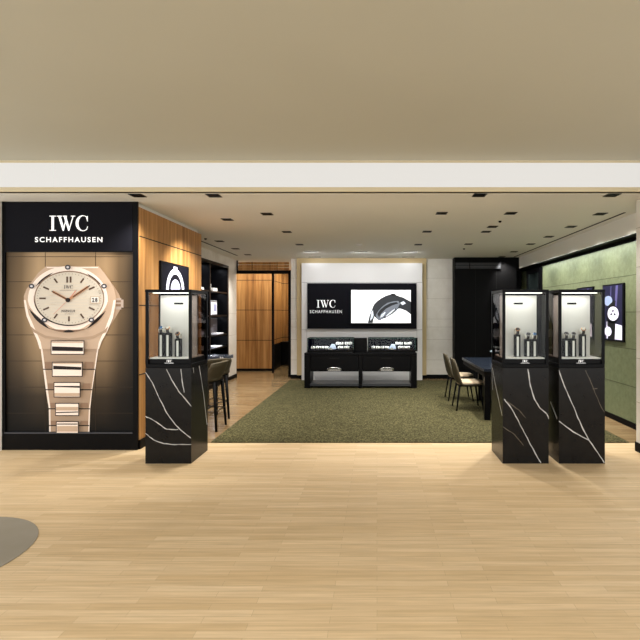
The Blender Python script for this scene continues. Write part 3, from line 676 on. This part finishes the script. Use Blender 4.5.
for side_, xa_, xb_ in (('left', gx(307, 9.3), gx(353.5, 9.3)), ('right', gx(367.7, 9.3), gx(415.5, 9.3))):
    t = thing('tabletop_case', ((xa_+xb_)/2, 9.52, .701), '%s low glass watch case on the black console' % side_, 'display case', 'glass cases on the console')
    o = t.location
    b = MB(o); b.box(xa_, xb_, 9.32, 9.73, .701, .755); cb = b.build('case_base', M_black, t, bevel=.003)
    b = MB(o); b.box(xa_, xb_, 9.715, 9.73, .755, .98); b.build('back_panel', M_navy, t)
    b = MB(o); b.box(xa_+.01, xb_-.01, 9.33, 9.714, .756, .76); b.build('velvet_base', M_navy, t)
    for nx, qx in ((xa_+.0125, xa_+.016), (xb_-.016, xb_-.0125)):
        b = MB(o); b.box(nx, qx, 9.334, 9.713, .761, .973); b.build('side_panel', M_navy, t)
    fr = [(xa_, xb_, 9.32, 9.332, .974, .987), (xa_, xb_, 9.718, 9.73, .981, .987), (xa_, xa_+.012, 9.332, 9.718, .974, .987), (xb_-.012, xb_, 9.332, 9.718, .974, .987)]
    b = MB(o)
    for q in fr: b.box(*q)
    for qx in (xa_, xb_-.01): b.box(qx, qx+.01, 9.32, 9.33, .755, .975)
    tag(b.build('glass_edge', mat('green glass edge', (28, 66, 58), .2), t), 'greenish glass edge')
    b = MB(o); b.box(xa_+.01, xb_-.01, 9.322, 9.326, .755, .975); b.build('glass_pane', M_glass, t)
    b = MB(o); b.box(xa_+.012, xb_-.012, 9.332, 9.715, .977, .981); b.build('glass_pane', M_glass, t)
    area('case_lamp', (0, -.12, .27), (0, 0, 0), .8, .03, 1.3*LAMP, (.95, .97, 1), parent=t)
    # centre plinth
    xc = (xa_+xb_)/2
    pl = MB((xc+.02, 9.5, .7605)); pl.prism_xz([(xc-.06, .7605), (xc+.10, .7605), (xc+.07, .85), (xc+.01, .86)], 9.45, 9.56)
    tag(pl.build('display_wedge', mat('pale blue card', (186, 198, 222), .5), bevel=.004), 'pale blue wedge in the middle of the %s console case' % side_, 'display card')
    np_ = MB((xc, 9.35, .7605)); np_.prism_xz([(xc-.045, .7605), (xc+.045, .7605), (xc+.015, .80), (xc-.015, .80)], 9.34, 9.36)
    tag(np_.build('name_plate', M_chrome, bevel=.002), 'small silver plate at the front of the %s console case' % side_, 'name plate')
    slots = [(-.36, 0), (-.27, 0), (-.18, 0), (-.09, 0), (.17, 0), (.25, 0), (.33, 0), (.12, 1), (.20, 1), (.30, 1), (.38, 1)]
    nth = ['first', 'second', 'third', 'fourth', 'fifth', 'sixth', 'seventh']
    cnt = {0: 0, 1: 0}
    for q, (dx, row) in enumerate(slots):
        lab = '%s white watch cushion from the left in %s row, %s console case' % (nth[cnt[row]], ('front', 'raised back')[row], side_); cnt[row] += 1
        zz = .7605+(.0 if row == 0 else .075); yy = 9.46 if row == 0 else 9.60
        cu = thing('watch_cushion', (xc+dx, yy, zz), lab, 'watch cushion', 'watch cushions in the console cases')
        b = MB(); b.tube([(-.036, 0, .03), (-.03, 0, .03), (.03, 0, .03), (.036, 0, .03)], [.02, .0295, .0295, .02], 14); b.build('cushion', mat('bright white cushion', (245, 243, 240), .6, emit=0), cu)
        b = MB(); b.tube([(0, -.018, .050), (0, -.026, .058)], .014, 14); b.build('watch_face', [M_steelw, M_dialw, M_dialk][q % 3], cu)
        b = MB(); b.tube([(0, .030*math.cos(a), .032+.030*math.sin(a)) for a in [math.radians(z) for z in range(-30, 211, 24)]], .003, 6); b.build('strap', M_strap, cu)
    b = MB((xc+.25, 9.60, .7605)); b.box(xc+.08, xc+.42, 9.565, 9.64, .7605, .834); tag(b.build('cushion_riser', M_navy, bevel=.003), 'dark riser under the raised cushions in the %s console case' % side_, 'riser')

# ================================================================== CHAIRS AND TABLE (RIGHT)
def shell_chair(loc, rz, label, name, cat, seat_h=.43, back_h=.78, leg_r=.013, rung=False, group=None, wrapk=.05, splay=.055, seatM=None, ws=(.20, .22, .225, .225, .22, .20, .165, .10)):
    t = thing(name, loc, label, cat, group, rz)      # faces +X
    prof = [(.215, seat_h-.05), (.10, seat_h-.065), (-.06, seat_h-.065), (-.15, seat_h-.045), (-.195, seat_h+.03), (-.225, seat_h+(back_h-seat_h)*.45), (-.25, seat_h+(back_h-seat_h)*.8), (-.262, back_h)]
    def fn(u, v):
        f = v*(len(prof)-1); i = min(int(f), len(prof)-2); f -= i
        x = prof[i][0]*(1-f)+prof[i+1][0]*f; z = prof[i][1]*(1-f)+prof[i+1][1]*f; w = ws[i]*(1-f)+ws[i+1]*f
        s = 2*u-1; wrap = min(1, max(0, (v-.25)/.3))
        return (x+wrapk*wrap*abs(s)**2.2, w*s, z+.035*(1-wrap)*abs(s)**3-.02*wrap*abs(s)**2*(v > .8))
    b = MB(); b.grid(fn, 14, 22); b.build('backrest_shell', M_shell, t, solid=.022)
    b = MB(); n = 24; rings = []
    for zz, kq in ((seat_h-.05, .9), (seat_h-.035, 1), (seat_h-.01, 1), (seat_h, .93), (seat_h+.004, .6), (seat_h+.005, .0)):
        for i in range(n):
            a = 2*math.pi*i/n; c_, s_ = math.cos(a), math.sin(a)
            rings.append((.03+kq*.205*abs(c_)**.6*(1 if c_ >= 0 else -1), kq*.205*abs(s_)**.6*(1 if s_ >= 0 else -1), zz))
    b.add(rings, [(r*n+i, r*n+(i+1) % n, (r+1)*n+(i+1) % n, (r+1)*n+i) for r in range(5) for i in range(n)], 0, True)
    cu_ = b.build('seat_cushion', seatM or M_seat, t)
    if not seatM: tag(cu_, 'beige seat cushion')
    zt = seat_h-.06
    for sx_ in (-1, 1):
        for sy in (-1, 1):
            b = MB(); b.tube([(sx_*.15, sy*.15, zt), (sx_*(.15+splay), sy*(.15+splay), 0)], [leg_r*1.25, leg_r*.8], 10); b.build('leg', M_blackm, t)
    b = MB(); b.box(-.16, .16, -.16, .16, zt-.012, zt+.004); b.build('seat_frame', M_blackm, t)
    if rung:
        q = .15+splay*.6
        b = MB(); zr = zt*.4
        b.tube([(-q, -q, zr), (q, -q, zr), (q, q, zr), (-q, q, zr), (-q, -q, zr)], .008, 8); b.build('footrest', mat('dark bronze', (70, 58, 44), .4, metal=.6), t)
    return t
shell_chair((1.40, 7.33, .0155), 0, 'nearer olive brown shell chair with beige seat at the dark table', 'dining_chair', 'chair', group='shell chairs at the dark table')
shell_chair((1.40, 8.13, .0155), 0, 'farther olive brown shell chair, partly behind the nearer one', 'dining_chair', 'chair', group='shell chairs at the dark table')
tb = thing('table', (2.0, 7.6, .013), 'dark consultation table with bluish sheen behind the two shell chairs', 'table')
b = MB(tb.location); b.box(1.46, 2.55, 6.50, 8.15, .68, .72); b.build('tabletop', mat('blue black glass top', (20, 27, 38), .25, spec=.5), tb, bevel=.004)
b = MB(tb.location); b.box(1.475, 2.53, 6.52, 8.13, .61, .679); b.build('apron', M_blackm, tb)
for a in ((1.48, 1.56, 6.53, 6.60), (1.72, 1.80, 8.02, 8.10), (2.44, 2.52, 6.53, 6.60), (2.44, 2.52, 8.02, 8.10)):
    b = MB(tb.location); b.box(*a, .013, .609); b.build('leg', M_black, tb)
b = MB(tb.location); b.box(1.75, 2.30, 6.75, 7.9, .10, .609); b.build('modesty_panel', M_black, tb)
sc_ = thing('reflection_panel', (2.75, 10.41, 1.15), 'dark navy and grey panel standing in for a glass reflection, on the black end wall', 'reflection panel')  # panel added to paint the reflection in the case's side glass
b = MB(sc_.location); b.box(gx(491.5, 10.38), gx(506, 10.38), 10.36, 10.415, gz(348, 10.38), gz(291, 10.38)); b.build('frame', M_black, sc_)
b = MB(sc_.location); b.box(gx(492.3, 10.38), gx(505, 10.38), 10.352, 10.3595, gz(330, 10.38), gz(293, 10.38)); b.build('display', mat('reflection navy', (14, 18, 40), .2, emit=.3), sc_)
b = MB(sc_.location); b.box(gx(492.3, 10.38), gx(505, 10.38), 10.352, 10.3595, gz(340, 10.38), gz(330.5, 10.38)); b.build('grey_foot', mat('reflection grey', (88, 90, 100), .4, emit=.15), sc_)
orn = MB((1.94, 7.7, .7205)); random.seed(3)  # pale cluster of tapered petals on the tabletop
orn.tube([(1.94, 7.7, .7205), (1.94, 7.7, .77), (1.94, 7.7, .83)], [.05, .02, .016], 12)
for i in range(9):
    a = i*.7; orn.tube([(1.94, 7.7, .83), (1.94+.06*math.cos(a), 7.7+.06*math.sin(a), .87), (1.94+.11*math.cos(a), 7.7+.11*math.sin(a), .855)], [.006, .02, .004], 8)
tag(orn.build('table_pale_form', mat('pale blue grey', (170, 190, 205), .3)), 'small pale petalled ornament on the dark table', 'form')

# ================================================================== LEFT SHELVES, COUNTER, STOOLS
sh_ = thing('shelf_cabinet', (-3.4, 8.7, .08), 'tall black open shelf cabinet set into the left wall', 'cabinet')
o = sh_.location; xb = LX-.40; xfr = LX+.02
b = MB(o); b.box(xb, xfr, 7.06, 7.12, .081, 2.50); b.box(xb, xfr, 10.24, 10.315, .081, 2.50); b.box(xb, xfr, 7.12, 10.24, 2.44, 2.50); b.box(xb, xfr, 7.12, 10.24, .081, .14)
b.build('carcass', M_black, sh_)
b = MB(o); b.box(xb-.01, xb, 7.06, 10.315, .081, 2.50); b.build('back_panel', mat('shelf back', (34, 36, 50), .5), sh_)
b = MB(o); b.box(LX-.38, xfr, 8.08, 8.14, .14, 2.44); b.build('divider', M_black, sh_)
b = MB(o); b.box(LX-.38, xfr, 9.14, 9.20, .14, 2.44); b.build('divider', M_black, sh_)
SH = [.60, .78, 1.04, 1.44, 1.92]
for z in SH:
    b = MB(o); b.box(xb, xfr-.01, 7.12, 10.24, z-.03, z); s_ = b.build('shelf', M_black, sh_)
for z in (1.44, 1.92, 1.04, 2.45):
    area('shelf_lamp', (.0-.02, .98, z-.08-.033), (0, 0, 0), .04, .9, 1.3*LAMP, (.85, .88, 1), parent=sh_)
    area('shelf_lamp', (.0-.02, -.05, z-.08-.033), (0, 0, 0), .04, .8, 1.0*LAMP, (.85, .88, 1), parent=sh_)
PWH = mat('printed white card', (236, 236, 246), .5); PGR = mat('grey cover', (96, 92, 98), .5)
def on_shelf(name, y, z, boxes, label, cat):
    t = thing(name, (-3.36, y, z+.0006), label, cat)
    for nm, a, m in boxes:
        b = MB(); b.box(*a); b.build(nm, m, t, bevel=.003)
    return t
on_shelf('display_card', 9.80, 1.44, [('card', (-.02, .0, -.17, .17, .0, .30), PWH), ('printed_shape', (.0, .002, -.02, .12, .08, .22), mat('lilac print', (150, 154, 196), .5)), ('foot', (-.02, .10, -.14, -.12, 0, .012), M_chrome)], 'white printed display card on the second shelf from the top', 'picture frame')
on_shelf('display_cushion', 9.75, 1.92, [('cushion', (-.08, .05, -.16, .10, 0, .07), M_cushion), ('backrest', (-.08, -.04, -.16, -.02, .071, .16), M_cushion)], 'white stepped cushion stand on the top shelf', 'display stand')
on_shelf('display_card', 9.85, 1.04, [('card', (-.04, -.02, -.20, .20, .0, .33), PGR), ('tray', (-.01, .12, -.20, .18, 0, .03), PWH)], 'dark grey display card with white tray on the third shelf', 'picture frame')
on_shelf('tray', 9.8, .78, [('tray_base', (-.10, .12, -.22, .16, 0, .02), PWH), ('lining', (-.08, .10, -.20, .14, .0205, .026), M_cushion)], 'flat white tray on the fourth shelf', 'tray')
on_shelf('display_cushion', 8.98, 1.92, [('cushion', (-.06, .06, -.08, .08, 0, .05), PWH), ('upright', (-.05, -.03, -.05, .05, .051, .24), PWH)], 'narrow white upright stand on the top shelf, left bay', 'display stand')
on_shelf('display_cushion', 8.98, .93-.15, [('cushion', (-.06, .06, -.08, .08, 0, .08), PWH)], 'small white block on the fourth shelf, left bay', 'display stand')
on_shelf('display_cushion', 8.98, 1.04, [('cushion', (-.06, .06, -.08, .08, 0, .10), mat('grey lilac', (150, 150, 172), .5))], 'small grey lilac block on the third shelf, left bay', 'display stand')

ct = thing('counter_table', (-2.65, 7.5, 0), 'black marble topped counter behind the olive stools', 'table')
b = MB(ct.location); b.box(-3.15, -2.30, 7.20, 7.60, .77, .82)
fm = lambda u, v: (u-.02, 7.1994, v)
b.strip([(-2.36, .82), (-2.345, .80), (-2.33, .77)], .006, fm, 1); b.strip([(-2.33, .82), (-2.31, .80), (-2.30, .77)], .004, fm, 1)
b.build('worktop', [mat('slate marble top', (46, 54, 66), .18), M_vein], ct)
b = MB(ct.location); b.box(-2.95, -2.65, 7.3, 7.5, .02, .769); b.build('pedestal', M_black, ct)
b = MB(ct.location); b.box(-3.0, -2.6, 7.25, 7.55, 0, .02); b.build('foot_plate', M_black, ct)
shell_chair((-2.20, 6.13, 0), math.pi, 'nearer olive brown counter stool beside the left marble pedestal', 'counter_stool', 'stool', .67, .875, .018, True, 'counter stools by the shelves', wrapk=.12, splay=.04, seatM=M_shell, ws=(.20, .22, .23, .235, .24, .24, .238, .225))
shell_chair((-2.34, 6.69, 0), math.pi*.75, 'farther olive brown counter stool, mostly hidden behind the nearer one', 'counter_stool', 'stool', .67, .86, .018, True, 'counter stools by the shelves', wrapk=.12, splay=.03, seatM=M_shell, ws=(.20, .22, .23, .235, .24, .24, .238, .225))

# ================================================================== CEILING FITTINGS
DL = [(137.5, 195.3, 'far left, just in front of the giant watch lightbox'), (213.8, 195.4, 'above the left marble pedestal case'), (267, 213.8, 'second of the left diagonal row from the front'),
      (227.3, 219.4, 'first beside the walnut wall'), (286.9, 231.8, 'third of the left diagonal row from the front'), (219.4, 241.1, 'second beside the walnut wall'), (235.5, 248.6, 'third beside the walnut wall, before the shelves'),
      (247.9, 254.6, 'last on the left, before the walnut doorway'), (299.6, 244.5, 'last of the left diagonal row'), (418.2, 244.5, 'beside the right end of the white panelling'), (427, 231.5, 'right of centre, halfway back'),
      (441.6, 213.1, 'right of centre, second row from the front'), (479.4, 195, 'right of centre, nearest the cove'), (510.6, 213.1, 'above the right pair of cases, second row'),
      (492.5, 226.6, 'nearer of the close pair at the right'), (486, 231.6, 'farther of the close pair at the right'), (468.4, 244, 'before the black end wall, at its left'),
      (611.9, 195, 'far right, nearest the cove'), (600.3, 213.8, 'first along the black ceiling slot'), (570.9, 226.6, 'second along the black ceiling slot'), (548.8, 236.6, 'third along the black ceiling slot'),
      (530.6, 244, 'fourth along the black ceiling slot'), (513.8, 251.6, 'fifth along the black ceiling slot'), (502, 256.6, 'sixth along the black ceiling slot, by the end wall')]
proto = None
for i, (px, py, lab) in enumerate(DL):
    Y = 1.2*F/(VY-py); Xw = gx(px, Y)
    if proto is None:
        proto = thing('downlight', (Xw, Y, CEIL), '', 'ceiling light', 'square recessed downlights')
        b = MB(); s_ = .066
        b.box(-s_, s_, -s_, -s_+.012, -.006, -.0005); b.box(-s_, s_, s_-.012, s_, -.006, -.0005); b.box(-s_, -s_+.012, -s_+.012, s_-.012, -.006, -.0005); b.box(s_-.012, s_, -s_+.012, s_-.012, -.006, -.0005)
        b.build('trim', M_black, proto)
        b = MB(); b.box(-s_+.012, s_-.012, -s_+.012, s_-.012, -.003, -.0005); b.build('baffle', mat('dark baffle', (9, 8, 8), .6, spec=.1), proto)
        t = proto
    else:
        t = copy_tree(proto); t.location = (Xw, Y, CEIL)
    t['label'] = 'black square ceiling downlight, '+lab
    pw_ = (62 if py > 200 else 14)*LAMP
    if Xw > 2.6: tg = (3.25, Y, .9); pw_ = (38 if py > 200 else 14)*LAMP
    elif Xw < -2.5: tg = (-3.3, Y+.1, .6)
    elif Xw < -1.5 and Y < 7: tg = (-2.6, Y+.3, 1.1); pw_ = (120 if py > 200 else 45)*LAMP
    else: tg = (Xw, Y+.12, 0)
    spot('downlight_beam', (Xw, Y, CEIL-.02), pw_, 100, .8, target=tg)
for px, py, lab in ((311, 251.6, 'left of the front row above the white panelling'), (360.8, 251.6, 'middle one above the white panelling'), (409.9, 251.6, 'right of the front row above the white panelling'), (314.6, 256.9, 'left of the rear row, close to the panelling'), (408.4, 256.9, 'right of the rear row, close to the panelling')):
    Y = 1.2*F/(VY-py); Xw = gx(px, Y)
    t = thing('linear_downlight', (Xw, Y, CEIL), 'narrow dark slot downlight, '+lab, 'ceiling light', 'slot downlights above the feature wall')
    b = MB(); b.box(-.135, .135, -.03, .03, -.006, -.0005); b.build('trim', mat('grey slot trim', (120, 112, 100), .5), t)
    b = MB(); b.box(-.12, .12, -.018, .018, -.0075, -.0061); b.build('baffle', M_blackm, t)
    area('slot_beam', (Xw, Y, CEIL-.012), (math.radians(24 if Y < 10 else 4), 0, 0), .24, .03, (4.0 if Y < 10 else .2)*LAMP, (.95, .97, 1))
for x, y0, y1, lab in ((2.985, 5.72, 10.35, 'long black ceiling slot along the soffit above the olive wall'), (-2.97, 7.6, 10.1, 'black ceiling slot beside the shelf cabinet')):
    b = MB((x, (y0+y1)/2, CEIL)); b.box(x-.014, x+.014, y0, y1, CEIL-.004, CEIL-.0005)
    tag(b.build('ceiling_slot', M_blackm), lab, 'ceiling slot')
for px, py, lab in ((500, 221, 'tiny dark ceiling sensor above the right pair of cases'), (464, 248.5, 'tiny dark ceiling sensor before the black end wall'), (205.5, 238.5, 'tiny dark ceiling sensor at the end of the walnut wall')):
    Y = 1.2*F/(VY-py); Xw = gx(px, Y)
    b = MB((Xw, Y, CEIL)); b.tube([(Xw, Y, CEIL-.0005), (Xw, Y, CEIL-.02)], [.022, .014], 12); tag(b.build('ceiling_sensor', M_black), lab, 'sensor')
Y = 1.2*F/(VY-244); Xw = gx(359, Y)
b = MB((Xw, Y, CEIL)); b.tube([(Xw, Y, CEIL-.0005), (Xw, Y, CEIL-.02), (Xw, Y, CEIL-.03)], [.06, .055, .03], 20); tag(b.build('smoke_detector', M_white), 'round white smoke detector in the middle of the shop ceiling', 'smoke detector')
# LED wash hidden behind the soffit over the olive wall, and corridor lamps
area('wall_wash_lamp', (3.20, 7.4, 2.452), (0, math.radians(18), 0), .05, 4.2, 14*LAMP, (.95, .97, 1))
area('corridor_lamp', (-3.0, 11.6, 2.68), (0, 0, 0), 1.2, .3, 8*LAMP, (1, .92, .8))
area('corridor_lamp', (-2.1, 12.9, 2.68), (0, 0, 0), .6, .5, 8*LAMP, (1, .92, .8))
